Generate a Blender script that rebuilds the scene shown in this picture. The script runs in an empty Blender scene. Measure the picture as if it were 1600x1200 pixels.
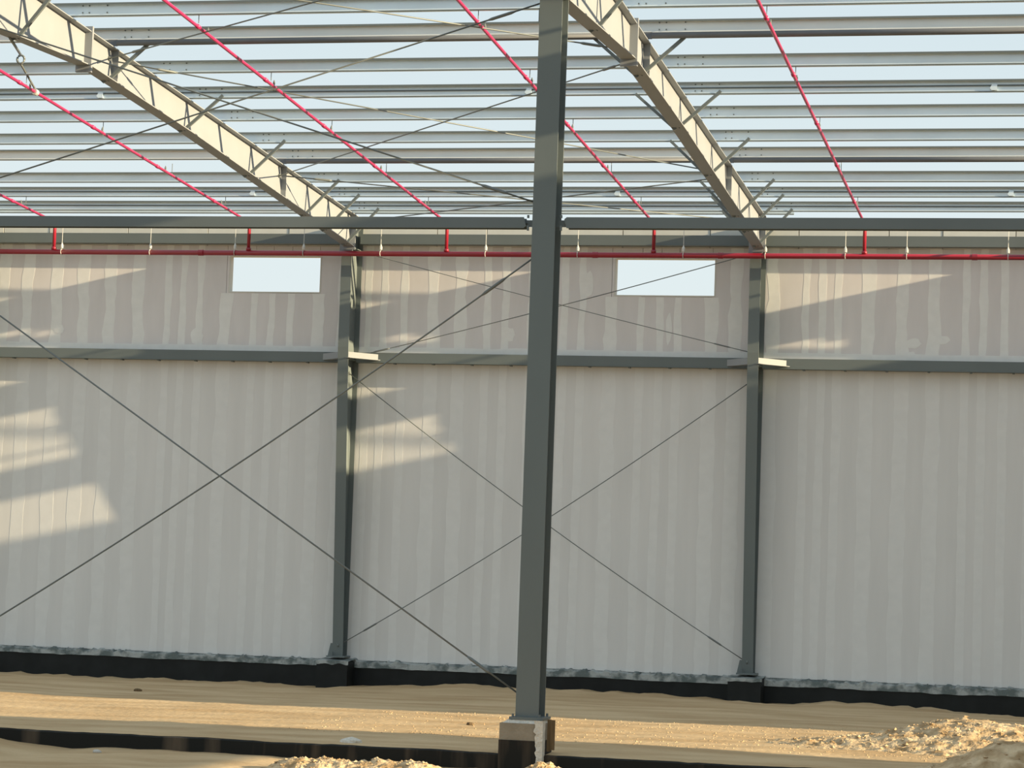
import bpy, math, random
from mathutils import Vector, Matrix, noise
SC = bpy.context.scene
COL = SC.collection
random.seed(7)

# ------------------------------------------------------------------ camera
F = 4076.705
r_ = Vector((0.97348, 0.0, 0.0))
yaw, pit, rol = 0.23068, 0.07434, 0.03485
fw = Vector((-math.sin(yaw)*math.cos(pit), math.cos(yaw)*math.cos(pit), math.sin(pit)))
rt = Vector((math.cos(yaw), math.sin(yaw), 0.0))
up = rt.cross(fw)
r2 = rt*math.cos(rol) + up*math.sin(rol)
u2 = -rt*math.sin(rol) + up*math.cos(rol)
cd = bpy.data.cameras.new('camera')
cd.sensor_fit = 'HORIZONTAL'; cd.sensor_width = 36.0
cd.lens = F*36.0/1600.0
cd.clip_start = 0.5; cd.clip_end = 500
cam = bpy.data.objects.new('camera', cd)
M = Matrix((r2, u2, -fw)).transposed().to_4x4()
M.translation = Vector((14.68673, -49.11398, 1.63215))
cam.matrix_world = M
COL.objects.link(cam); SC.camera = cam

# ------------------------------------------------------------------ sky, sun, exposure
SC.view_settings.view_transform = 'Standard'
SC.view_settings.look = 'None'
SC.view_settings.gamma = 1.0
SC.view_settings.use_curve_mapping = False
SC.view_settings.exposure = 0.0

w = bpy.data.worlds.new('hazy_sky'); SC.world = w
w.use_nodes = True
nt = w.node_tree; nt.nodes.clear()
out = nt.nodes.new('ShaderNodeOutputWorld'); bg = nt.nodes.new('ShaderNodeBackground')
tc = nt.nodes.new('ShaderNodeTexCoord'); sep = nt.nodes.new('ShaderNodeSeparateXYZ')
ramp = nt.nodes.new('ShaderNodeValToRGB')
el = ramp.color_ramp.elements
el[0].position = 0.0; el[0].color = (0.80, 0.86, 0.86, 1)
el[1].position = 1.0; el[1].color = (0.60, 0.73, 0.83, 1)
e = el.new(0.13); e.color = (0.755, 0.855, 0.875, 1)
e = el.new(0.25); e.color = (0.65, 0.775, 0.835, 1)
nt.links.new(tc.outputs['Generated'], sep.inputs[0])
nt.links.new(sep.outputs['Z'], ramp.inputs[0])
nt.links.new(ramp.outputs[0], bg.inputs[0])
bg.inputs[1].default_value = 1.0
nt.links.new(bg.outputs[0], out.inputs[0])

AZ = math.radians(83.2)                  # from the wall's normal towards +x
EL = math.atan(0.225*math.sin(AZ))
sd = bpy.data.lights.new('low_sun', 'SUN'); sd.energy = 11.0
sd.color = (1.0, 0.81, 0.51); sd.angle = 0.0075
sun = bpy.data.objects.new('low_sun', sd)
trav = Vector((-math.sin(AZ)*math.cos(EL), math.cos(AZ)*math.cos(EL), -math.sin(EL)))
sun.rotation_euler = trav.to_track_quat('-Z', 'Y').to_euler()
sun.location = (30, -10, 20)
COL.objects.link(sun)

# ------------------------------------------------------------------ materials
def mat(name, col, rough=0.6, metal=0.0, var=0.08, scale=3.0, stretch=(1,1,1), bump=0.0, bscale=30.0,
        spec=0.4, rnd=0.0, col2=None, thr=None, detail=4.0):
    m = bpy.data.materials.new(name); m.use_nodes = True
    n = m.node_tree.nodes; l = m.node_tree.links
    b = n['Principled BSDF']
    b.inputs['Roughness'].default_value = rough; b.inputs['Metallic'].default_value = metal
    b.inputs['Specular IOR Level'].default_value = spec
    t = n.new('ShaderNodeTexCoord'); mp = n.new('ShaderNodeMapping')
    mp.inputs['Scale'].default_value = stretch
    l.new(t.outputs['Object'], mp.inputs[0])
    ns = n.new('ShaderNodeTexNoise'); ns.inputs['Scale'].default_value = scale; ns.inputs['Detail'].default_value = detail
    l.new(mp.outputs[0], ns.inputs[0])
    rp = n.new('ShaderNodeValToRGB')
    c2 = col2 or tuple(c*(1+var) for c in col)
    c1 = col if col2 else tuple(c*(1-var) for c in col)
    lo, hi = thr or (0.3, 0.7)
    rp.color_ramp.elements[0].position = lo; rp.color_ramp.elements[0].color = (*c1, 1)
    rp.color_ramp.elements[1].position = hi; rp.color_ramp.elements[1].color = (*c2, 1)
    l.new(ns.outputs[0], rp.inputs[0])
    src = rp.outputs[0]
    if rnd:
        oi = n.new('ShaderNodeObjectInfo'); mr = n.new('ShaderNodeMapRange')
        mr.inputs[3].default_value = 1-rnd; mr.inputs[4].default_value = 1+rnd
        l.new(oi.outputs['Random'], mr.inputs[0])
        mx = n.new('ShaderNodeVectorMath'); mx.operation = 'SCALE'
        l.new(src, mx.inputs[0]); l.new(mr.outputs[0], mx.inputs['Scale'])
        src = mx.outputs[0]
    l.new(src, b.inputs['Base Color'])
    if bump:
        n2 = n.new('ShaderNodeTexNoise'); n2.inputs['Scale'].default_value = bscale; n2.inputs['Detail'].default_value = 6
        l.new(t.outputs['Object'], n2.inputs[0])
        bp = n.new('ShaderNodeBump'); bp.inputs['Strength'].default_value = bump; bp.inputs['Distance'].default_value = 0.05
        l.new(n2.outputs[0], bp.inputs['Height']); l.new(bp.outputs[0], b.inputs['Normal'])
    return m

STEEL = mat('grey_painted_steel', (0.148, 0.172, 0.17), 0.5, var=0.05, scale=1.2, stretch=(1,1,.4), spec=0.35)
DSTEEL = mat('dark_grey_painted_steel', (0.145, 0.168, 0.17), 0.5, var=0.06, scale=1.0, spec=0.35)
RSTEEL = mat('sun_brightened_grey_steel', (0.285, 0.30, 0.315), 0.55, var=0.04, scale=1.5, spec=0.3)  # lighter copy of the grey frame paint, sunlit brightness put into the colour
GALVW = mat('reflected_light_galvanised_steel', (0.82, 0.83, 0.80), 0.45, metal=0.1, var=0.06, scale=2.0, stretch=(.5,1,1), spec=0.4)  # zinc copy with warm reflected light put into its colour
GALV = mat('galvanised_steel', (0.76, 0.87, 0.94), 0.45, metal=0.2, var=0.07, scale=2.0, stretch=(.5,1,1), spec=0.4, rnd=0.05)
TUBE = mat('purple_grey_strut_paint', (0.13, 0.135, 0.145), 0.5, var=0.06)
REDM = mat('dark_red_fire_main_paint', (0.29, 0.011, 0.028), 0.3, var=0.08, scale=2.0, spec=0.6)
RED = mat('red_fire_pipe_paint', (0.47, 0.022, 0.11), 0.35, var=0.08, scale=2.0, spec=0.5)
ZINC = mat('zinc_hanger_steel', (0.62, 0.62, 0.58), 0.4, metal=0.2, var=0.08)
RODM = mat('bracing_rod_steel', (0.17, 0.185, 0.18), 0.45, metal=0.2, var=0.08)
PANEL = mat('grey_wall_panel', (0.735, 0.70, 0.685), 0.9, var=0.035, scale=2.5, stretch=(1.5,1,.35), rnd=0.02, spec=0.1)
PANELL = mat('pale_skimmed_wall_panel', (0.735, 0.72, 0.70), 0.9, var=0.03, scale=2.2, stretch=(1.8,1,.2), rnd=0.015, spec=0.1)
FILL = mat('pale_joint_filler', (0.83, 0.82, 0.79), 0.9, var=0.03, scale=6, spec=0.1)
FILLL = mat('thin_joint_filler', (0.775, 0.765, 0.745), 0.9, var=0.025, scale=5, spec=0.1)
PARA = mat('cream_parapet_panel', (0.66, 0.64, 0.58), 0.7, var=0.04, scale=3, spec=0.2, rnd=0.04)
BITU = mat('black_bitumen_coating', (0.011, 0.013, 0.013), 0.55, var=0.3, scale=3, spec=0.25)
BITW = mat('worn_bitumen_coating', (0.014, 0.014, 0.012), 0.7, col2=(0.13, 0.095, 0.065), thr=(0.56, 0.76), scale=1.1, stretch=(2.2,1,.25), spec=0.2)
MORT = mat('grey_mortar', (0.15, 0.175, 0.17), 0.95, col2=(0.42, 0.435, 0.42), thr=(.42, .58), scale=4, bump=0.5, spec=0.1)
CONC = mat('tan_concrete', (0.30, 0.26, 0.20), 0.9, var=0.15, scale=5, bump=0.3, spec=0.1)
WHITE = mat('white_lime_mortar', (0.70, 0.66, 0.58), 0.95, var=0.12, scale=20, bump=0.6, spec=0.1)
SAND = mat('sandy_ground', (0.46, 0.315, 0.172), 0.95, col2=(0.60, 0.44, 0.262), thr=(0.35, 0.65), scale=1.4, stretch=(.35,1,1), bump=0.35, bscale=9, spec=0.05, detail=8)
SOIL = mat('excavated_soil', (0.36, 0.24, 0.125), 0.95, col2=(0.68, 0.52, 0.33), thr=(0.35, 0.65), scale=4, bump=0.7, bscale=14, spec=0.05, detail=8)
WOOD = mat('weathered_timber', (0.16, 0.11, 0.06), 0.85, var=0.35, scale=8, stretch=(3,3,.3), spec=0.1)
STONE = mat('pale_stone', (0.55, 0.52, 0.47), 0.9, var=0.15, scale=12, spec=0.1)
CLAD = mat('gable_cladding', (0.55, 0.56, 0.55), 0.6, var=0.04, scale=2, spec=0.2)

# ------------------------------------------------------------------ mesh helpers
class MB:
    def __init__(s): s.v = []; s.f = []
    def poly(s, pts): return [s.add(p) for p in pts]
    def add(s, p): s.v.append(tuple(p)); return len(s.v)-1
    def box(s, a, b):
        x0,y0,z0 = a; x1,y1,z1 = b
        i = [s.add(p) for p in ((x0,y0,z0),(x1,y0,z0),(x1,y1,z0),(x0,y1,z0),(x0,y0,z1),(x1,y0,z1),(x1,y1,z1),(x0,y1,z1))]
        for q in ((0,3,2,1),(4,5,6,7),(0,1,5,4),(1,2,6,5),(2,3,7,6),(3,0,4,7)): s.f.append([i[k] for k in q])
        return s
    def prism(s, prof, d):
        """closed polygon of 3-D points swept by the vector d"""
        d = Vector(d); n = len(prof)
        a = [s.add(Vector(p)) for p in prof]; b = [s.add(Vector(p)+d) for p in prof]
        s.f.append(a[::-1]); s.f.append(b)
        for k in range(n):
            s.f.append([a[k], a[(k+1)%n], b[(k+1)%n], b[k]])
        return s
    def tube(s, pts, r, n=8, cap=True):
        pts = [Vector(p) for p in pts]; rings = []
        rr = r if isinstance(r, (list, tuple)) else [r]*len(pts)
        for k, p in enumerate(pts):
            d = (pts[min(k+1, len(pts)-1)] - pts[max(k-1, 0)]).normalized()
            a = d.cross(Vector((0,0,1)) if abs(d.z) < .9 else Vector((1,0,0))).normalized(); b = d.cross(a)
            rings.append([s.add(p + (a*math.cos(t)+b*math.sin(t))*rr[k]) for t in [2*math.pi*j/n for j in range(n)]])
        for k in range(len(rings)-1):
            for j in range(n): s.f.append([rings[k][j], rings[k][(j+1)%n], rings[k+1][(j+1)%n], rings[k+1][j]])
        if cap: s.f.append(rings[0][::-1]); s.f.append(rings[-1])
        return s
    def bar(s, p, q, wdt, thk, side=(0,0,1)):
        """flat bar from p to q: width along 'side', thickness across"""
        p = Vector(p); q = Vector(q); d = (q-p).normalized(); a = (Vector(side)-d*Vector(side).dot(d)).normalized(); b = d.cross(a)
        pr = [p+a*sx*wdt/2+b*sy*thk/2 for sx,sy in ((-1,-1),(1,-1),(1,1),(-1,1))]
        return s.prism(pr, q-p)
    def angle(s, p, q, leg, thk, side=(0,0,1)):
        """L-section from p to q"""
        p = Vector(p); q = Vector(q); d = (q-p).normalized(); a = (Vector(side)-d*Vector(side).dot(d)).normalized(); b = d.cross(a)
        pr = [p+a*x+b*y for x,y in ((0,0),(leg,0),(leg,thk),(thk,thk),(thk,leg),(0,leg))]
        return s.prism(pr, q-p)
    def mesh(s, name, m, smooth=False):
        me = bpy.data.meshes.new(name); me.from_pydata(s.v, [], s.f)
        import bmesh
        bm = bmesh.new(); bm.from_mesh(me); bmesh.ops.recalc_face_normals(bm, faces=bm.faces); bm.to_mesh(me); bm.free()
        me.materials.append(m)
        if smooth:
            for p in me.polygons: p.use_smooth = True
        return me
    def build(s, name, m, parent=None, smooth=False):
        return link(name, s.mesh(name, m, smooth), parent)

def link(name, data, parent=None):
    o = bpy.data.objects.new(name, data); COL.objects.link(o)
    if parent is not None:
        o.parent = parent
        o.matrix_parent_inverse = Matrix.Translation(parent.location).inverted()
    return o
def thing(name, label, cat, loc=(0,0,0), group=None):
    o = bpy.data.objects.new(name, None); o.empty_display_size = .2; o.location = loc; COL.objects.link(o)
    return tag(o, label, cat, group)
def tag(o, label, cat, group=None, kind=None):
    if label: o['label'] = label
    if cat: o['category'] = cat
    if group: o['group'] = group
    if kind: o['kind'] = kind
    return o
def structure(name, loc=(0,0,0), label=None):
    o = bpy.data.objects.new(name, None); o.empty_display_size = .2; o.location = loc; COL.objects.link(o)
    o['kind'] = 'structure'
    if label: o['label'] = label
    return o
def lerp(xs, ys, x):
    if x <= xs[0]: return ys[0]
    for i in range(len(xs)-1):
        if x <= xs[i+1]:
            t = (x-xs[i])/(xs[i+1]-xs[i]); return ys[i]*(1-t)+ys[i+1]*t
    return ys[-1]
def N(x, y, z=0.0): return noise.noise(Vector((x, y, z)))

# ------------------------------------------------------------------ ground
GX = [-7.15,-4.4,-1.75,-.44,1.1,2.64,3.4,4.0,5.9,7.6,8.9,9.5,10.7,11.9,13.0,15]
GZ = [-.58,-.61,-.58,-.60,-.50,-.42,-.46,-.41,-.45,-.49,-.52,-.45,-.45,-.53,-.59,-.6]
def ground_z(x, y):
    inner = lerp([-8, 0, 4, 8, 13], [-.60, -.56, -.50, -.47, -.47], x)
    wallz = lerp(GX, GZ, x)
    front = lerp([-2, 1.43, 2.0, 2.4, 3.5, 4.7, 6.0, 7.6, 8.6, 9.6], [-.50, -.52, -.60, -.62, -.57, -.57, -.60, -.62, -.60, -.62], x)
    t = max(0, min(1, (y+3.0)/2.6)); t = t*t*(3-2*t)
    z = inner*(1-t) + wallz*t
    if y > -1.0: z += .045*N(x*2.6, y*1.3, 3)*min(1, (y+1.0)/.5) + .02*N(x*7, y*3, 9)
    g = max(0, min(1, (-18.75-y)/.7)); z = z*(1-g) + front*g
    # backfilled strip falls behind the tie beam top
    z += .030*N(x*.35, y*.6, 1) + .012*N(x*1.3, y*2.2, 5) + .006*N(x*6, y*6, 2)
    if y < -19.3: z += .035*N(x*1.6, y*1.2, 7)
    return z
gm = MB()
xs = [-14+.14*i for i in range(int(32/.14)+1)]; ys = [-27+.12*j for j in range(int(27/.12)+1)]
ids = []
for y in ys:
    ids.append([gm.add((x, y, ground_z(x, y))) for x in xs])
for j in range(len(ys)-1):
    for i in range(len(xs)-1): gm.f.append([ids[j][i], ids[j][i+1], ids[j+1][i+1], ids[j+1][i]])
fl = gm.build('floor', SAND, None, True); fl['kind'] = 'structure'
X0, X1, Y0, Y1 = xs[0], xs[-1], ys[0], ys[-1]
apr = MB()
for a, b in (((-90, Y1), (90, 90)), ((-90, -110), (90, Y0)), ((-90, Y0), (X0, Y1)), ((X1, Y0), (90, Y1))):
    q = [apr.add(p) for p in ((a[0], a[1], -.62), (b[0], a[1], -.62), (b[0], b[1], -.62), (a[0], b[1], -.62))]; apr.f.append(q)
apr.build('ground_beyond', SAND, fl)

# ------------------------------------------------------------------ back wall: panels, fillers, openings
ZB, ZG, ZT = -0.06, 5.95, 8.06       # plaster bottom, girt line, top of panels
WIN = [(-2.72, -0.80, 7.12, 7.87), (5.11, 7.08, 7.12, 7.87)]
J = [-7.54,-7.02,-6.38,-5.8,-5.22,-4.63,-3.99,-3.67,-3.31,-2.77,-2.17,-1.8,-1.41,-.84,-.3,.2,.51,.93,1.52,2.07,2.61,2.97,3.54,4.14,4.49,5.06,5.65,6.02,6.37,7.01,7.48,
     8.18,8.82,9.13,9.43,9.99,10.63,11.22,11.81,12.13,12.52]
left = []; x = J[0]
while x > -12: x -= .58 + random.uniform(-.05, .05); left.append(x)
right = []; x = J[-1]
while x < 23.4: x += .58 + random.uniform(-.05, .05); right.append(x)
J = left[::-1] + J + right
wall = structure('wall_back', (5, 0, 0), 'far side wall of tall grey panels with pale filled joints and two openings')
def panel(x0, x1, z0, z1, m):
    g = .004; MB().box((x0+g, 0.0, z0+g), (x1-g, .15, z1-g)).build('wall_panel', m, wall)
for k in range(len(J)-1):
    a, b = J[k], J[k+1]
    panel(a, b, ZB, ZG-.02, PANELL)
    wn = next((wn for wn in WIN if wn[0] < b-.004 and wn[1] > a+.004), None)
    z0, z1, g = ZG-.016, ZT-.004, .004
    if not wn: panel(a, b, ZG-.02, ZT, PANEL)
    elif wn[0] <= a and wn[1] >= b:
        panel(a, b, ZG-.02, wn[2], PANEL); panel(a, b, wn[3], ZT, PANEL)
    elif wn[0] > a:
        MB().prism([(a+g,0,z0),(b-g,0,z0),(b-g,0,wn[2]),(wn[0],0,wn[2]),(wn[0],0,wn[3]),(b-g,0,wn[3]),(b-g,0,z1),(a+g,0,z1)], (0,.15,0)).build('wall_panel', PANEL, wall)
    else:
        MB().prism([(a+g,0,z0),(b-g,0,z0),(b-g,0,z1),(a+g,0,z1),(a+g,0,wn[3]),(wn[1],0,wn[3]),(wn[1],0,wn[2]),(a+g,0,wn[2])], (0,.15,0)).build('wall_panel', PANEL, wall)
def filler(xc, z0, z1, wd, m, amp, seed, step=.16):
    mb = MB(); n = max(2, int((z1-z0)/step)); L = []; R = []
    drift = random.uniform(-.02, .02)
    for i in range(n+1):
        z = z0+(z1-z0)*i/n
        base = xc + drift*(i/n-.5)
        wl = wd/2*(1+amp*N(seed*3.1, z*1.6)+.5*amp*N(seed*7.7, z*5)); wr = wd/2*(1+amp*N(seed*5.3+40, z*1.6)+.5*amp*N(seed*9.1, z*5))
        L.append((base-wl, -.0015, z)); R.append((base+wr, -.0015, z))
    for i in range(n):
        q = [mb.add(p) for p in (L[i], R[i], R[i+1], L[i+1])]; mb.f.append(q)
        for s0, s1 in ((L[i], L[i+1]), (R[i], R[i+1])):
            q = [mb.add(p) for p in (s0, s1, (s1[0], .002, s1[2]), (s0[0], .002, s0[2]))]; mb.f.append(q)
    mb.build('joint_filler', m, wall)
for k, xj in enumerate(J):
    gap = min(xj-J[k-1] if k else 1, J[k+1]-xj if k < len(J)-1 else 1)
    wd = .235 if gap > .45 else .14
    filler(xj, ZB, ZG-.2, wd*1.15, FILLL, .3, k+.37)
    hit = next((wn for wn in WIN if wn[0]-.08 < xj < wn[1]+.08), None)
    if hit: filler(xj, ZG, hit[2]-.01, wd, FILL, .5, k+.11)
    else: filler(xj, ZG, ZT, wd, FILL, .5, k+.11)
for (xa, xb, zc, wd) in ((-12, 24, 6.02, .12),):   # trowelled band along the girt
    mb = MB(); n = 180; T = []; B = []
    for i in range(n+1):
        x = xa+(xb-xa)*i/n; T.append((x, -.005, zc+.05+.03*N(x*1.7, 4))); B.append((x, -.005, zc-.09))
    for i in range(n):
        mb.f.append([mb.add(p) for p in (B[i], B[i+1], T[i+1], T[i])])
        mb.f.append([mb.add(p) for p in (T[i], T[i+1], (T[i+1][0], .002, T[i+1][2]), (T[i][0], .002, T[i][2]))])
    mb.build('filler_band', FILL, wall)
for xp, zp, rw, rh in ((-6.3,6.35,.12,.1),(-3.35,6.25,.13,.16),(10.85,6.28,.14,.1),(10.82,6.08,.07,.05),(3.05,6.35,.12,.14),(4.6,7.35,.1,.26),(11.35,6.35,.18,.09),(6.2,6.5,.06,.3)):
    mb = MB(); c = mb.add((xp, -.006, zp)); ring = []
    for t in range(14):
        a = 2*math.pi*t/14; q = 1+.25*N(math.cos(a)*2+xp, math.sin(a)*2+zp)
        ring.append(mb.add((xp+rw*q*math.cos(a), -.004, zp+rh*q*math.sin(a))))
    for t in range(14): mb.f.append([c, ring[t], ring[(t+1)%14]])
    mb.build('filler_patch', FILL, wall)
for n_, wn in enumerate(WIN):
    o = structure('window_%d' % (n_+1), ((wn[0]+wn[1])/2, 0, wn[2]), ('unglazed rectangular opening left of the left wall column', 'unglazed rectangular opening with a bracing rod crossing it')[n_])
    t = .025
    MB().box((wn[0], -.006, wn[2]), (wn[1], .156, wn[2]+t)).build('sill_lining', PARA, o)
    MB().box((wn[0], -.006, wn[3]-t), (wn[1], .156, wn[3])).build('head_lining', PARA, o)
    for s in (0, 1):
        xx = (wn[0], wn[1]-t)[s]; MB().box((xx, -.006, wn[2]+t), (xx+t, .156, wn[3]-t)).build('jamb_lining', PARA, o)
# parapet strip above the eave strut
para = structure('trim_1', (5, 0, 8.06), 'sunlit cream strip of parapet panels along the top of the wall')
xj = -12.0
while xj < 23.9:
    x1 = min(24, xj+random.choice((1.0, 1.35, 1.7, 1.7))); MB().box((xj+.008, -.02+random.uniform(-.004,.004), ZT), (x1-.008, .12, 8.455+random.uniform(-.006,.006))).build('parapet_panel', PARA, para); xj = x1
MB().box((-12, .12, ZT), (24, .15, 8.47)).build('backing_sheet', PARA, para)

# plinth under the wall
base = structure('baseboard_back', (5, 0, -.2), 'black bitumen coated plinth under the far wall with a ragged grey mortar edge')
MB().box((-12, -.12, -1.0), (24, .2, -.18)).build('plinth_face', BITU, base)
MB().box((-12, 0.004, -.19), (24, .15, -.058)).build('bedding_course', MORT, base)
mb = MB(); n = 1000; T = []; B = []
for i in range(n+1):
    x = -12+36*i/n
    T.append(-.07+.035*N(x*2.3, 1)+.03*(1 if N(x*7, 2) > .12 else 0)+.02*N(x*23, 5)); B.append(-.20+.022*N(x*.9, 8)+.014*N(x*4, 3)-.006*(x-4)/4)
for i in range(n):
    xa = -12+36*i/n; xb = -12+36*(i+1)/n
    mb.f.append([mb.add(p) for p in ((xa,-.145,B[i]),(xb,-.145,B[i+1]),(xb,-.13,T[i+1]-.03),(xa,-.13,T[i]-.03))])
    mb.f.append([mb.add(p) for p in ((xa,-.13,T[i]-.03),(xb,-.13,T[i+1]-.03),(xb,-.006,T[i+1]),(xa,-.006,T[i]))])
    mb.f.append([mb.add(p) for p in ((xa,-.145,B[i]),(xb,-.145,B[i+1]),(xb,-.11,B[i+1]),(xa,-.11,B[i]))])
mb.build('mortar_edge', MORT, base)

# gable wall on the right (outside the picture), clad, with two unclad bays that let the low sun in
gab = structure('wall_right', (24, -20, 0), 'clad gable wall closing the right end of the building')
def gtop(y): return 8.86 + .053*min(-y, 38) - .053*max(0, -y-38)
def gpiece(y0, y1, z0, z1=None):
    a = z1 if z1 is not None else gtop(y0); b = z1 if z1 is not None else gtop(y1)
    MB().prism([(24, y0, z0), (24, y1, z0), (24, y1, b), (24, y0, a)], (.12, 0, 0)).build('cladding_panel', CLAD, gab)
OPEN = [(-11.3, -17.3, .4, 7.6), (-21.7, -26.0, .4, 3.75)]
gpiece(.15, -11.3, -.7); gpiece(-17.3, -21.7, -.7); gpiece(-26.0, -38, -.7); gpiece(-38, -76, -.7)
for a, b, z0, z1 in OPEN:
    gpiece(a, b, -.7, z0)
    MB().prism([(24, a, z1), (24, b, z1), (24, b, gtop(b)), (24, a, gtop(a))], (.12, 0, 0)).build('cladding_panel', CLAD, gab)

# ------------------------------------------------------------------ columns of the wall
def rtop(y): return 8.54 + .053*(-y)
def rbot(y): return lerp([.78, 10, 14.3, 19.1, 24, 38], [7.95, 8.575, 8.80, 8.60, 8.98, 9.95], -y)
def innery(z): return -(.30 + .0733*min(z, 6.0) + .006*max(0, z-6))
FRAMES = [(-8, 'one bay beyond the left edge of the photo'), (0, None), (8, None), (16, 'one bay beyond the right edge of the photo')]
CL = {0: 'tapered grey wall column left of the foreground column, standing between the two openings',
      8: 'tapered grey wall column right of the foreground column',
      -8: 'tapered grey wall column hidden beyond the left edge of the photo', 16: 'tapered grey wall column hidden beyond the right edge of the photo'}
for cx, _ in FRAMES:
    t = thing('wall_column', CL[cx], 'column', (cx, -.3, 0), 'tapered columns along the far wall')
    cx -= .065        # columns stand a little left of the rafter line
    hw = .105; Z1 = 7.95
    zs = [0.02, 2, 4, 6, Z1]
    for nm, off in (('inner_flange', 0),):
        pr = [(cx-hw, innery(z), z) for z in zs] + [(cx-hw, innery(z)+.018, z) for z in zs[::-1]]
        MB().prism(pr, (2*hw, 0, 0)).build('inner_flange', STEEL, t)
    MB().box((cx-hw, -.038, .02), (cx+hw, -.02, 8.52)).build('outer_flange', STEEL, t)
    pr = [(cx-.006, innery(z)+.018, z) for z in zs] + [(cx-.006, -.80, 7.95), (cx-.006, -.80, rtop(-.8)-.03), (cx-.006, -.038, rtop(-.04)-.03), (cx-.006, -.038, .02)]
    MB().prism(pr, (.012, 0, 0)).build('web', STEEL, t)
    MB().box((cx-.20, innery(0)-.1, -.01), (cx+.17, 0.0, .02)).build('base_plate', STEEL, t)
    for sx in (-1, 1):
        MB().tube([(cx+sx*.1, innery(0)-.05, .02), (cx+sx*.1, innery(0)-.05, .09)], .016).build('anchor_bolt', DSTEEL, t)
    MB().prism([(cx-.2, -.3, .02), (cx-.105, -.3, .02), (cx-.105, -.3, .26), (cx-.15, -.3, .26)], (0, .012, 0)).build('base_gusset', STEEL, t)
    for zz in (7.95, 5.78):
        for sx in (-1, 1):
            MB().box((cx+min(sx*.008, sx*.12), innery(zz)+.02, zz-.006), (cx+max(sx*.008, sx*.12), -.04, zz+.006)).build('stiffener', STEEL, t)
    MB().box((cx-.13, -.80, 7.80), (cx+.13, -.782, rtop(-.8)-.02)).build('end_plate', RSTEEL, t)
    # horizontal knee braces from the inner flange back to the girt
    for sx in (-1, 1):
        MB().angle((cx+sx*.03, innery(5.84)+.03, 5.79), (cx+sx*.56, -.235, 5.78), .125, .01).build('knee_brace', RSTEEL, t)
    MB().box((cx-.32, -.62, -.95), (cx+.30, -.02, -.085)).build('pedestal', BITU, t)
    mb = MB(); n = 24
    for i in range(n):
        xa = cx-.34+.66*i/n; xb = cx-.34+.66*(i+1)/n; z0 = -.13+.03*N(xa*7, cx); z1 = -.13+.03*N(xb*7, cx)
        mb.f.append([mb.add(p) for p in ((xa,-.635,z0),(xb,-.635,z1),(xb,-.63,-.07),(xa,-.63,-.07))])
        mb.f.append([mb.add(p) for p in ((xa,-.63,-.07),(xb,-.63,-.07),(xb,0,-.03),(xa,0,-.03))])
    mb.build('mortar_cap', MORT, t)

# girts and eave struts, one per bay
BAYS = [(-8, 0), (0, 8), (8, 16), (16, 24)]
BN = {-8: 'left bay of the far wall', 0: 'middle bay behind the foreground column', 8: 'right bay of the far wall', 16: 'bay beyond the right edge'}
for a, b in BAYS:
    x0, x1 = a+.05, b-.18
    t = thing('girt', 'dark grey girt at mid height of the wall, ' + BN[a], 'girt', ((a+b)/2, -.24, 5.74), 'girts at mid height of the far wall')
    MB().box((x0, -.235, 5.752), (x1, -.227, 5.94)).build('web', STEEL, t)
    MB().box((x0, -.227, 5.932), (x1, -.045, 5.94)).build('top_flange', STEEL, t)
    MB().box((x0, -.25, 5.742), (x1, -.045, 5.752)).build('bottom_flange', STEEL, t)
    n = int((x1-x0)/.75); 
    for k in range(1, n): MB().box((x0+(x1-x0)*k/n-.02, -.22, 5.72), (x0+(x1-x0)*k/n+.02, -.10, 5.742)).build('panel_clip', STEEL, t)
    t = thing('eave_strut', 'grey eave strut above the red main, ' + BN[a], 'beam', ((a+b)/2, -.3, 8.08), 'eave struts along the top of the far wall')
    MB().box((x0, -.24, 8.09), (x1, -.23, 8.275)).build('web', STEEL, t)
    MB().box((x0, -.23, 8.265), (x1, -.05, 8.275)).build('top_flange', STEEL, t)
    MB().box((x0, -.26, 8.075), (x1, -.05, 8.09)).build('bottom_flange', STEEL, t)

# ------------------------------------------------------------------ purlin positions
PY = [-1.07, -2.40, -3.72, -5.30, -6.94, -8.60, -10.15, -11.78, -13.40, -15.02]
while PY[-1] > -37: PY.append(PY[-1]-1.62)
def pbot(y): return 8.56 + .053*(-y)
FLY = [0, 1, 2, 4, 6, 8, 10, 12, 14, 16, 18, 20]        # purlins that carry fly braces

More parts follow.
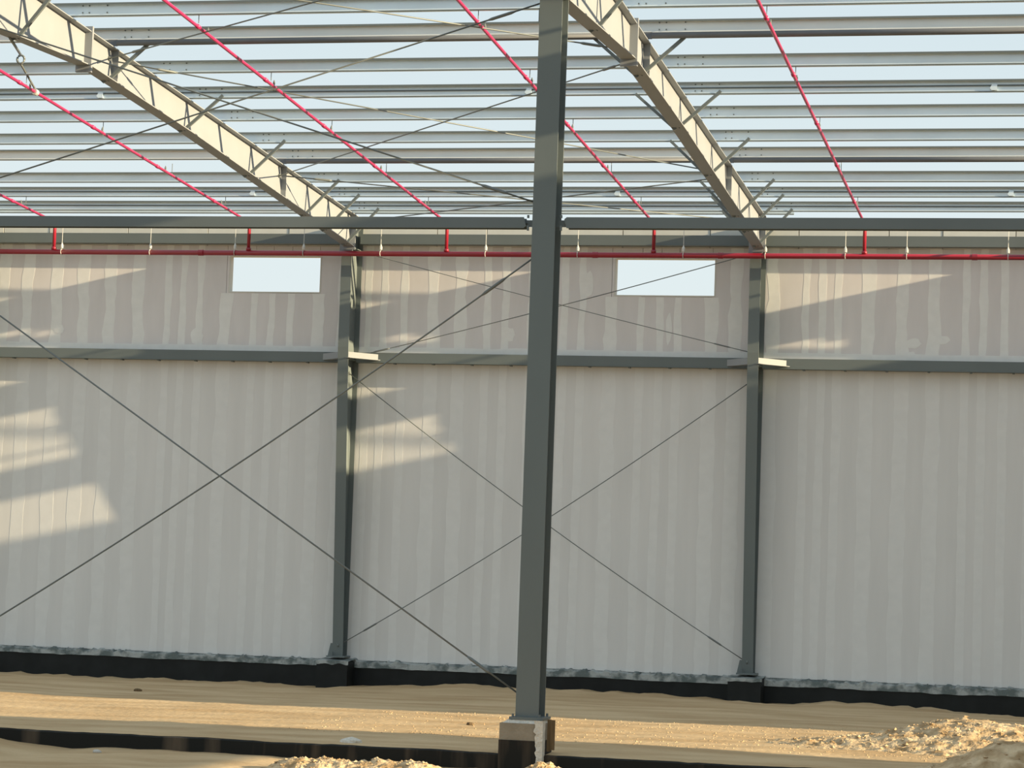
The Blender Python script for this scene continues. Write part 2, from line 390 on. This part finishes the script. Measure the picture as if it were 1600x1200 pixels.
# ------------------------------------------------------------------ rafters
RL = {0: 'cream sunlit rafter descending from the top left corner to the left wall column',
      8: 'cream sunlit rafter just right of the foreground column, descending to the right wall column',
      -8: 'tapered rafter one bay beyond the left edge of the photo', 16: 'tapered rafter one bay beyond the right edge of the photo'}
RYS = [.78, 4, 7, 10, 12.5, 14.3, 16.5, 19.1, 24, 31, 38]
for cx, _ in FRAMES:
    t = thing('roof_rafter', RL[cx], 'rafter', (cx, -.78, 8.2), 'tapered roof rafters')
    hw = .105
    y = [-q for q in RYS]
    MB().prism([(cx-hw, -.03, rtop(-.03)-.014), (cx-hw, -38, rtop(-38)-.014), (cx-hw, -38, rtop(-38)), (cx-hw, -.03, rtop(-.03))], (2*hw, 0, 0)).build('top_flange', RSTEEL, t)
    MB().prism([(cx-hw, q, rbot(q)) for q in y] + [(cx-hw, q, rbot(q)+.014) for q in y[::-1]], (2*hw, 0, 0)).build('bottom_flange', RSTEEL, t)
    MB().prism([(cx-.005, q, rbot(q)+.014) for q in y] + [(cx-.005, -38, rtop(-38)-.014), (cx-.005, -.81, rtop(-.81)-.014)], (.01, 0, 0)).build('web', RSTEEL, t)
    for yy in (-.815, ): MB().box((cx-.12, yy-.012, rbot(-.8)-.06), (cx+.12, yy+.012, rtop(yy)-.015)).build('end_plate', RSTEEL, t)
    for dy in (-.014, .014):
        MB().box((cx-.12, -14.3+dy-.012, rbot(-14.3)-.10), (cx+.12, -14.3+dy+.012, rtop(-14.3)+.07)).build('splice_plate', RSTEEL, t)
    for sx in (-1, 1):
        MB().prism([(cx+sx*.004, -14.27, rbot(-14.3)-.09), (cx+sx*.004, -14.0, rbot(-14.0)), (cx+sx*.004, -14.27, rbot(-14.3))], (sx*.008, 0, 0)).build('splice_gusset', RSTEEL, t)
    for ys_ in (-13.25, -5.15, -19.1):
        for sx in (-1, 1):
            xa, xb = sorted((cx+sx*.006, cx+sx*.10))
            MB().box((xa, ys_-.005, rbot(ys_)+.016), (xb, ys_+.005, rtop(ys_)-.016)).build('stiffener', RSTEEL, t)
    for k, py in enumerate(PY):
        MB().box((cx-.06, py+.012, rtop(py)), (cx+.06, py+.02, pbot(py)+.15)).build('purlin_cleat', RSTEEL, t)
        if k in FLY:
            for sx in (-1, 1):
                MB().angle((cx+sx*.02, py-.02, rbot(py)-.012), (cx+sx*.66, py-.02, pbot(py)+.03), .045, .006, side=(0,1,0)).build('fly_brace', DSTEEL, t)

# ------------------------------------------------------------------ purlins
ordn = ['lowest', 'second', 'third', 'fourth', 'fifth', 'sixth', 'seventh', 'eighth', 'ninth', 'tenth']
for k, py in enumerate(PY):
    lab = ('galvanised roof purlin, lowest of those seen above the horizontal strut' if k == 0 else
           'galvanised roof purlin, %s up from the horizontal strut%s' % (ordn[k], ', with a dark tube strut under it' if k in (3, 8) else ', with a doubled lap line' if k in (0, 1, 6) else '')
           if k < 10 else 'galvanised roof purlin above the top edge of the photo, out of sight')
    t = thing('roof_purlin', lab, 'purlin', (6, py, pbot(py)), 'roof purlins')
    b = pbot(py); xa, xb = -11.0, 24.0; H = .18
    G_ = GALVW if k in (3, 8) else GALV
    if k in (3, 8): b += .08
    MB().box((xa, py-.002, b), (xb, py+.002, b+H)).build('web', G_, t)
    MB().prism([(xa, py-.065, b+H-.004), (xa, py-.002, b+H-.004), (xa, py-.002, b+H), (xa, py-.065, b+H)], (xb-xa, 0, 0)).build('top_flange', G_, t)
    MB().box((xa, py-.067, b+H-.028), (xb, py-.063, b+H)).build('shade_toned_lip', DSTEEL, t)  # dark colour stands in for the shade under the top flange
    MB().box((xa, py+.002, b), (xb, py+.065, b+.004)).build('bottom_flange', G_, t)
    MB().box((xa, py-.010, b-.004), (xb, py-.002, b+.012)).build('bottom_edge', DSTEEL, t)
    if k in (0, 1, 6):
        MB().angle((xa, py-.004, b+.085), (xb, py-.004, b+.085), .022, .004).build('web_rib', DSTEEL, t)
    for cx in (-8, 0, 8, 16):
        if k < 10:
            mb = MB()
            for dx in (-.35, -.25, .25, .35, .62):
                for dz in (.05, .15): mb.tube([(cx+dx, py-.002, b+dz), (cx+dx, py-.014, b+dz)], .011, 6)
            mb.build('lap_bolts', DSTEEL, t)
    if k in (6, 1):
        for xcl in (-1.44, 5.64, 12.74) if k == 6 else (-1.47, 5.58, 12.69):
            MB().prism([(xcl-.06, py-.03, b+.05), (xcl-.03, py-.03, b+.02), (xcl+.05, py-.03, b+.02), (xcl+.05, py-.03, b+.11), (xcl-.02, py-.03, b+.12)], (0, .025, 0)).build('lap_clamp', G_, t)
t = thing('eave_purlin', 'short lowest galvanised purlin mostly behind the horizontal strut, ending just right of the right rafter', 'purlin', (0, -.86, pbot(-.86)))
b = pbot(-.86)-.015
MB().box((-11, -.862, b), (8.65, -.858, b+.18)).build('web', GALV, t)
MB().box((-11, -.92, b+.176), (8.65, -.862, b+.18)).build('top_flange', GALV, t)
MB().box((-11, -.858, b), (8.65, -.80, b+.004)).build('bottom_flange', GALV, t)
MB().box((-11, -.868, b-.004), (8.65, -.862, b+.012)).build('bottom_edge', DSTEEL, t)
# tube struts under two purlins, per bay
for a, b, py, lab in ((0, 8, PY[8], 'dark tube strut under the ninth purlin, left of the right rafter'), (8, 16, PY[8], 'dark tube strut under the ninth purlin, right of the right rafter'),
                      (0, 8, PY[3], 'dark tube strut under the fourth purlin, between the two rafters'), (8, 16, PY[3], 'dark tube strut under the fourth purlin, right of the right rafter')):
    zc = pbot(py)+.034; y_ = py-.06
    t = thing('tube_strut', lab, 'strut', ((a+b)/2, y_, zc), 'dark tube struts in the roof plane')
    MB().tube([(a+.16, y_, zc), (b-.16, y_, zc)], .045, 12).build('tube', TUBE, t, True)
    for xx, s in ((a+.16, -1), (b-.16, 1)):
        MB().box((min(xx, xx+s*.145), y_-.006, zc-.05), (max(xx, xx+s*.145), y_+.006, zc+.05)).build('end_tab', TUBE, t)

# ------------------------------------------------------------------ bracing rods
def rod(label, p, q, sag=0.0, r=.011, group=None, tb=True):
    p = Vector(p); q = Vector(q); n = 14 if sag else 2
    pts = [p.lerp(q, i/n) - Vector((0, 0, sag*4*(i/n)*(1-i/n))) for i in range(n+1)]
    t = thing('bracing_rod', label, 'bracing rod', p, group)
    MB().tube(pts, r, 8).build('rod', RODM, t, True)
    if tb:
        L = (q-p).length
        for s in (.06, ):
            a = p.lerp(q, s) - Vector((0, 0, sag*4*s*(1-s))); s2 = s+.35/L
            c = p.lerp(q, s2) - Vector((0, 0, sag*4*s2*(1-s2)))
            MB().tube([a, a.lerp(c, .15), a.lerp(c, .85), c], [r, r*1.9, r*1.9, r], 8).build('turnbuckle', RODM, t, True)
    for c in (p, q):
        MB().tube([c-Vector((.012,0,0)), c+Vector((.012,0,0))], .035, 10).build('end_nut', RODM, t)
    return t
yw = -.30
G1 = 'bracing rods on the far wall'
rod('thin rod on far wall rising from left column base to right column below the girt', (-.055, yw, .22), (7.925, yw, 5.55), .14, .009, G1)
rod('thin rod on far wall falling from below the left knee brace to right column base', (7.925, yw, .22), (-.055, yw, 5.52), .14, .009, G1)
rod('thin upper rod on the far wall, crossing the right opening', (-.055, yw-.04, 5.82), (7.925, yw-.04, 7.95), .05, .009, G1)
rod('thin upper rod on far wall falling rightwards from the red pipe to the girt', (7.925, yw, 6.02), (-.055, yw, 7.95), .03, .007, G1)
yi = -19.1
G2 = 'bracing rods beside the foreground column'
rod('long front rod falling from left edge to foot of the foreground column', (7.99, yi-.03, .20), (.02, yi-.03, 5.35), 0, .0105, G2)
rod('long front rod rising from left edge to foreground column just under the red pipe', (7.99, yi+.03, 5.55), (.02, yi+.03, .2), .14, .0105, G2)
rod('upper front rod falling from top left corner to foreground column above the strut', (7.99, yi-.03, 6.05), (.02, yi-.03, 8.56), 0, .0105, G2)
rod('upper front rod rising to the top of the foreground column', (7.99, yi+.03, 8.56), (.02, yi+.03, 6.12), 0, .0105, G2)
def rz(y): return rtop(y)-.16
G3 = 'roof bracing rods between the two rafters'
NB, NG = -13.3, -5.2
rod('pale roof rod from right rafter splice up and left to the top edge', (7.99, NB-.1, rz(NB)), (.02, -19.0, rz(-19)), 0, .011, G3)
rod('roof rod from left rafter splice up and right to the top edge', (.02, NB-.1, rz(NB)), (7.99, -19.0, rz(-19)-.03), 0, .011, G3)
rod('pale long roof rod falling from left rafter splice rightwards past the foreground column', (.02, NB+.1, rz(NB)), (7.99, NG-.1, rz(NG)), 0, .011, G3)
rod('dark long roof rod rising from lower left rafter to right rafter splice', (7.99, NB+.1, rz(NB)-.03), (.02, NG-.1, rz(NG)-.03), 0, .011, G3)
rod('pale roof rod falling from lower left rafter to the eave at right column', (.02, NG+.1, rz(NG)), (7.99, -.95, rz(-.9)), 0, .011, G3)
rod('roof rod rising from the eave at left column to lower right rafter', (.02, -.95, rz(-.9)-.03), (7.99, NG+.1, rz(NG)-.03), 0, .011, G3)

# ------------------------------------------------------------------ sprinkler pipes
ZM, YM = 7.80, -.92
def hang(mb_parent, x, y, zp, r, ztop, name='hanger', ZINC=ZINC):
    h = MB().tube([(x, y, zp+r+.03), (x, y, ztop)], .006, 6).build(name, ZINC, mb_parent)
    pts = [(x, y+(r+.006)*math.cos(a), zp+(r+.006)*math.sin(a)) for a in [math.pi/2+2*math.pi*i/12 for i in range(13)]]
    MB().tube(pts, .008, 6).build('hanger_ring', ZINC, h)
    return h
t = thing('sprinkler_main', 'long thick red sprinkler main running along the top of the far wall', 'pipe', (6, YM, ZM))
MB().tube([(-12, YM, ZM), (24, YM, ZM)], .052, 16).build('pipe', REDM, t, True)
for x in (-9.8, -7.9, -5.93, -4.06, -2.3, -.89, .67, 2.76, 4.56, 6.59, 8.14, 9.63, 10.76, 12.6):
    h = hang(t, x, YM, ZM, .052, 8.30 if -.4 < x % 8 < 7.6 else 8.2)
    MB().tube([(x, YM, ZM+.075), (x, YM, ZM+.13), (x, YM, ZM+.19)], [.028, .03, .008], 8).build('hanger_socket', ZINC, h)
for x in (-3, 4.9, 7.3, 12): MB().tube([(x-.05, YM, ZM), (x+.05, YM, ZM)], .06, 16).build('coupling', REDM, t)
BX = [(-6, 'leftmost red branch pipe, ending at the left edge below the others'), (-2, 'red branch pipe second from the left, running under the left rafter'),
      (2, 'red branch pipe in the middle of the left half, between left rafter and foreground column'),
      (6, 'red branch pipe passing behind the foreground column'), (10, 'rightmost red branch pipe, right of the right rafter'), (14, 'red branch pipe beyond the right edge of the photo')]
def zb(y): return 8.345-.056*y
for k, (x, lab) in enumerate(BX):
    x_ = {-6: -6.1, -2: -2.02, 2: 1.98, 6: 6.02, 10: 9.98}.get(x, x)
    t = thing('sprinkler_branch', lab, 'pipe', (x_, YM, ZM), 'red sprinkler branch pipes under the purlins')
    pts = [(x_, YM, ZM+.05), (x_, YM, zb(YM)-.08), (x_, YM-.025, zb(YM)-.02), (x_, YM-.09, zb(YM-.1))]
    MB().tube(pts, .034, 12).build('riser', REDM, t, True)
    MB().tube([(x_, YM-.09, zb(YM-.09)), (x_, -34, zb(-34))], .025, 12).build('pipe', RED, t, True)
    MB().tube([(x_, YM, ZM+.045), (x_, YM, ZM+.10)], .05, 12).build('tee', REDM, t, True)
    MB().tube([(x_, YM-.06, zb(YM)-.02), (x_, YM-.14, zb(YM-.14))], .036, 12).build('elbow', RED, t, True)
    for j in range(11):
        y = -3.0-3.0*j
        if y < -33: break
        MB().tube([(x_, y-.05, zb(y-.05)), (x_, y+.05, zb(y+.05))], .033, 12).build('coupling', RED, t, True)
        h = MB().tube([(x_, y+.4, zb(y+.4)+.025), (x_, y+.4, zb(y+.4)+.06), (x_, y+.4, zb(y+.4)+.10)], [.014, .02, .006], 8).build('sprinkler_head', RODM, t)
    for j in range(1, 20, 2):
        if j < len(PY) and PY[j] > -33: hang(t, x_, PY[j]+.03, zb(PY[j]+.03), .026, pbot(PY[j])+.01, ZINC=RODM)
# slack support cable and ring of the second branch
t = thing('pipe_sling', 'steel sling with ring hanging from the left rafter to a red branch pipe, top left', 'sling', (-2.02, -11.4, 9.03))
zc = zb(-11.4)
MB().tube([(-.06, -16.75, rbot(-16.75)-.005), (-2.03, -11.98, 9.45)], .022, 6).build('cable', RODM, t, True)
MB().tube([(-2.03+.06*math.cos(a), -11.98, 9.385+.065*math.sin(a)) for a in [2*math.pi*i/14 for i in range(15)]], .018, 6).build('ring', RODM, t, True)
MB().tube([(-2.03, -11.98, 9.32), (-2.02, -11.4, zc+.04)], .018, 6).build('drop_rod', RODM, t)
MB().tube([(-2.02, -11.45, zc+.004), (-2.02, -11.35, zc-.002)], .05, 10).build('pipe_clamp', ZINC, t)

# ------------------------------------------------------------------ interior row: columns, struts, tie beam
IL = {8: 'tall grey foreground column in the middle of the photo', 0: 'interior column one bay beyond the left edge of the photo', 16: 'interior column one bay beyond the right edge of the photo',
      -8: 'interior column two bays beyond the left edge of the photo'}
for cx in (-8, 0, 8, 16):
    t = thing('interior_column', IL[cx], 'column', (cx, -19.15, 0), 'interior columns along the tie beam')
    hw = .138; ZT2 = rbot(-19.1)-.02
    MB().box((cx-hw, -19.30, .03), (cx+hw, -19.285, ZT2)).build('front_flange', STEEL, t)
    MB().box((cx-hw, -18.965, .03), (cx+hw, -18.95, ZT2)).build('rear_flange', STEEL, t)
    MB().box((cx-.006, -19.285, .03), (cx+.006, -18.965, ZT2)).build('web', STEEL, t)
    MB().box((cx-.20, -19.36, 0.0), (cx+.20, -18.9, .03)).build('base_plate', STEEL, t)
    MB().box((cx-.18, -19.34, ZT2), (cx+.18, -18.9, ZT2+.02)).build('cap_plate', STEEL, t)
    for sx in (-1, 1):
        for sy in (-19.335, -18.925):
            MB().tube([(cx+sx*.16, sy, .03), (cx+sx*.16, sy, .065)], .014, 8).build('anchor_bolt', DSTEEL, t)
    for zz in (.2, 5.55, 6.08, 8.5):
        xa, xb = sorted((cx-.006, cx-.12)); MB().box((xa, yi-.006, zz-.07), (xb, yi+.006, zz+.07)).build('gusset_plate', DSTEEL, t)
    MB().box((cx-.165, -19.22, 8.25), (cx-.14, -19.20, 8.42)).build('bolt_tab', DSTEEL, t)
    # concrete pedestal
    pd = thing('concrete_pedestal', {8: 'dark coated concrete pedestal under the foreground column', 0: 'coated concrete pedestal outside the photo, one bay left of the foreground column', -8: 'coated concrete pedestal outside the photo, two bays left of the foreground column', 16: 'coated concrete pedestal outside the photo, one bay right of the foreground column'}[cx], 'pedestal', (cx, -19.15, -1))
    z0 = -.235
    MB().box((cx-.30, -19.42, -1.2), (cx+.21, -18.85, z0)).build('coated_base', BITU, pd) if cx != 8 else MB().box((cx-.30, -19.42, -1.2), (cx+.21, -18.85, z0)).build('coated_base', BITW, pd)
    MB().box((cx-.295, -19.415, z0), (cx+.20, -18.85, -.04)).build('bare_top', CONC, pd)
    # grout bed and the pale mortar run down the right edge
    mb = MB(); n = 16; ring0 = []; ring1 = []
    for i in range(n*2):
        a = 2*math.pi*i/(n*2); ca, sa = math.cos(a), math.sin(a); k = 1/max(abs(ca), abs(sa))
        ring0.append(mb.add((cx-.04+.235*k*ca*(1+.06*N(i*1.7, cx)), -19.14+.25*k*sa, -.045)))
        ring1.append(mb.add((cx-.02+.19*k*ca*(1+.08*N(i*1.3, 4)), -19.14+.21*k*sa, 0.0+.012*N(i*2.1, 7))))
    for i in range(n*2): mb.f.append([ring0[i], ring0[(i+1)%(2*n)], ring1[(i+1)%(2*n)], ring1[i]])
    mb.f.append(ring1); mb.build('grout_bed', WHITE if cx == 8 else MORT, pd)
    if cx == 8:
        mb = MB(); n = 26; A = []; B = []
        for i in range(n+1):
            z = .0-.68*i/n; wl = .085*(1-.55*i/n)*(1+.5*N(i*.9, 3)) ; A.append((cx+.205-wl, -19.43-.012*abs(N(i*1.1, 9)), z)); B.append((cx+.222, -19.425, z))
        for i in range(n):
            mb.f.append([mb.add(p) for p in (A[i], B[i], B[i+1], A[i+1])])
            mb.f.append([mb.add(p) for p in (B[i], (B[i][0], -19.28, B[i][2]), (B[i+1][0], -19.28, B[i+1][2]), B[i+1])])
        mb.build('mortar_run', WHITE, pd)
t = thing('timber_board', 'short brown timber board leaning upright against the right side of the pedestal', 'board', (8.28, -19.2, -.4))
MB().box((8.235, -19.24, -.36), (8.272, -19.19, .01)).build('plank', WOOD, t); MB().box((8.274, -19.25, -.34), (8.32, -19.2, .005)).build('plank', WOOD, t)
for a, b, lab in ((-8, 0, 'dark grey horizontal strut beyond the left edge of the photo'), (0, 8, 'dark grey horizontal strut from the left edge to the foreground column'), (8, 16, 'dark grey horizontal strut from the foreground column to the right edge'),
                  ):
    t = thing('horizontal_strut', lab, 'strut', ((a+b)/2, yi-.05, 5.76), 'horizontal struts between interior columns')
    x0, x1 = a+.23, b-.23
    for nm, y_ in (('front_flange', -19.225), ('rear_flange', -19.085)):
        MB().prism([(x0+.03, y_, 5.775), (x1-.03, y_, 5.775), (x1-.0, y_, 5.80), (x1-.03, y_, 5.905), (x0+.03, y_, 5.905), (x0, y_, 5.88)], (0, .012, 0)).build(nm, DSTEEL, t)
    MB().box((x0, -19.213, 5.83), (x1, -19.085, 5.838)).build('web', DSTEEL, t)
    for s in (-1, 1):
        xa = (x0-.215) if s < 0 else (x1-.08); MB().box((xa, -19.17, 5.795), (xa+.295, -19.155, 5.875)).build('fin_plate', DSTEEL, t); xb = (x0-.03, x1+.03)[s > 0]; MB().box((xb-.012, -19.26, 5.74), (xb+.012, -19.24, 5.80)).build('corner_clip', DSTEEL, t); MB().box((xb-.012, -19.26, 5.89), (xb+.012, -19.24, 5.925)).build('corner_clip', DSTEEL, t)
# tie beam in the ground along the interior row
t = thing('tie_beam', 'long black coated concrete tie beam low in the foreground', 'beam', (4, yi, -.6))
for a, b in ((-12, -8.31), (-7.78, -.31), (.22, 7.69), (8.22, 15.69), (16.22, 24)):
    mb = MB(); n = int((b-a)/.12); 
    P = []
    for i in range(n+1):
        x = a+(b-a)*i/n; z = -.405+.016*N(x*1.1, 2)+.010*N(x*5, 6)+.0004*x
        P.append([(x, -19.32, -1.2), (x, -19.32, z-.012), (x, -19.30, z), (x, -18.97, z+.004), (x, -18.95, -1.2)])
    for i in range(n):
        for k in range(4): mb.f.append([mb.add(p) for p in (P[i][k], P[i+1][k], P[i+1][k+1], P[i][k+1])])
    mb.build('beam_length', BITW, t)
    mb = MB()   # spilled sand lying along the top of the beam
    for i in range(n):
        xa = P[i][2][0]; xb = P[i+1][2][0]; za = P[i][2][2]+.004; zb_ = P[i+1][2][2]+.004
        ya = -19.27+.05*N(xa*2.2, 8); yb = -19.27+.05*N(xb*2.2, 8)
        mb.f.append([mb.add(p) for p in ((xa, ya, za), (xb, yb, zb_), (xb, -18.9, zb_+.012), (xa, -18.9, za+.012))])
    mb.build('sand_cover', SAND, t)

# ------------------------------------------------------------------ heaps, clods, stones
def heap(label, fn, x0, x1, y0, y1, st, nclod, size, seed, lo=.02):
    random.seed(seed)
    t = thing('soil_heap', label, 'soil heap', ((x0+x1)/2, (y0+y1)/2, ground_z((x0+x1)/2, (y0+y1)/2)))
    mb = MB(); nx = int((x1-x0)/st); ny = int((y1-y0)/st); g = []
    def zz(x, y):
        return fn(x, y) + .035*N(x*3.1, y*3.1, seed) + .045*N(x*7, y*7, seed) + .035*N(x*15, y*15, seed)
    for j in range(ny+1):
        row = []
        for i in range(nx+1):
            x = x0+(x1-x0)*i/nx; y = y0+(y1-y0)*j/ny
            e = min(i, nx-i, j, ny-j)/4.0
            z = zz(x, y); gz = ground_z(x, y)
            row.append(mb.add((x, y, z if e >= 1 else min(z, gz-.03) if e <= 0 else z*e+min(z, gz-.03)*(1-e))))
        g.append(row)
    for j in range(ny):
        for i in range(nx): mb.f.append([g[j][i], g[j][i+1], g[j+1][i+1], g[j+1][i]])
    mb.build('heap_body', SOIL, t, True)
    cb = MB()
    for _ in range(nclod):
        x = random.uniform(x0+.2, x1-.2); y = random.uniform(y0+.15, y1-.15)
        z = zz(x, y)
        if fn(x, y) < ground_z(x, y)+lo: continue
        s = size*random.uniform(.35, 1)**1.5
        c = Vector((x, y, z-s*.1)); vs = []
        for d in ((1.2,0,0),(-1.2,0,0),(0,1,0),(0,-1,0),(0,0,.6),(0,0,-.6)):
            vs.append(cb.add(c+Vector(d)*s*random.uniform(.6, 1.25)+Vector((random.uniform(-.3,.3)*s, random.uniform(-.3,.3)*s, 0))))
        for a, b, c_ in ((0,2,4),(2,1,4),(1,3,4),(3,0,4),(2,0,5),(1,2,5),(3,1,5),(0,3,5)): cb.f.append([vs[a], vs[b], vs[c_]])
    o = cb.build('soil_clods', SOIL, t); o['kind'] = 'stuff'
    return zz
def bump(x, y, cx, cy, rx, ry): 
    d = ((x-cx)/rx)**2+((y-cy)/ry)**2
    return math.exp(-d)
heap('rough sunlit soil heap at the right edge below the far wall',
     lambda x, y: -.54 +   .40*bump(x, y, 12.5, -12.3, 1.05, 1.5) + .27*bump(x, y, 14.0, -12.4, 1.0, 1.5)+.12*bump(x, y, 10.9, -13.2, 1.0, 1.2), 9.4, 15.6, -15.2, -9.6, .05, 2600, .045, 3)
heap('shaded grey soil heap in the bottom right corner',
     lambda x, y: -.56 + .37*bump(x, y, 13.35, -17.6, .75, .8)+.26*bump(x, y, 14.4, -17.4, 1.0, .9), 11.4, 15.6, -18.9, -16.2, .05, 260, .045, 5)
heap('crumbly sunlit soil heap at the bottom edge left of the pedestal',
     lambda x, y: -.76 + .30*bump(x, y, 5.9, -20.9, .75, .55)+.30*bump(x, y, 7.1, -20.9, .65, .55), 4.3, 8.15, -22.2, -19.75, .04, 1500, .045, 11, lo=.01)
heap('small sunlit soil heap at the bottom edge right of the pedestal',
     lambda x, y: -.78 + .40*bump(x, y, 8.55, -20.9, .40, .5), 7.9, 9.5, -21.9, -19.95, .04, 900, .045, 13, lo=.01)
random.seed(23)
cb = MB()
for _ in range(1500):
    x = 13-9.5*random.random()**1.6; y = random.uniform(-15.6, -8.8); s = random.uniform(.006, .02)
    c = Vector((x, y, ground_z(x, y))); vs = [cb.add(c+Vector(d)*s*random.uniform(.6, 1.3)) for d in ((1.4,0,-.2),(-1.4,0,-.2),(0,1,-.2),(0,-1,-.2),(.2,0,.8))]
    for a, b, c_ in ((0,2,4),(2,1,4),(1,3,4),(3,0,4)): cb.f.append([vs[a], vs[b], vs[c_]])
o = cb.build('soil_clods', SAND, fl); o['kind'] = 'stuff'
def stone(label, x, y, s, seed, m=STONE, z=None):
    random.seed(seed); mb = MB(); n1, n2 = 5, 8; rows = []
    for i in range(n1+1):
        th = math.pi*i/n1; row = []
        for j in range(n2):
            ph = 2*math.pi*j/n2; q = 1+.35*N(math.sin(th)*math.cos(ph)*1.5+seed, math.sin(th)*math.sin(ph)*1.5, math.cos(th))
            row.append(mb.add((x+s*q*1.3*math.sin(th)*math.cos(ph), y+s*q*math.sin(th)*math.sin(ph), (z if z is not None else ground_z(x, y))+s*.25+s*.55*q*math.cos(th))))
        rows.append(row)
    for i in range(n1):
        for j in range(n2): mb.f.append([rows[i][j], rows[i][(j+1)%n2], rows[i+1][(j+1)%n2], rows[i+1][j]])
    tag(mb.build('stone', m), label, 'stone')
stone('small white stone behind the tie beam left of the pedestal', 6.10, -18.1, .05, 1)
stone('flat sunlit cement lump on the tie beam left of the pedestal', 5.78, -18.95, .10, 2, WHITE, -.40)
stone('small dark clod on the sunlit strip left of the foreground column', 5.67, -12.6, .05, 3, WOOD)
stone('small dark clod in the shade near the left end of the plinth', -2.1, -5.6, .06, 4, WOOD)
stone('pale stone on the sand in front of the tie beam, left part', 2.9, -19.8, .045, 6)
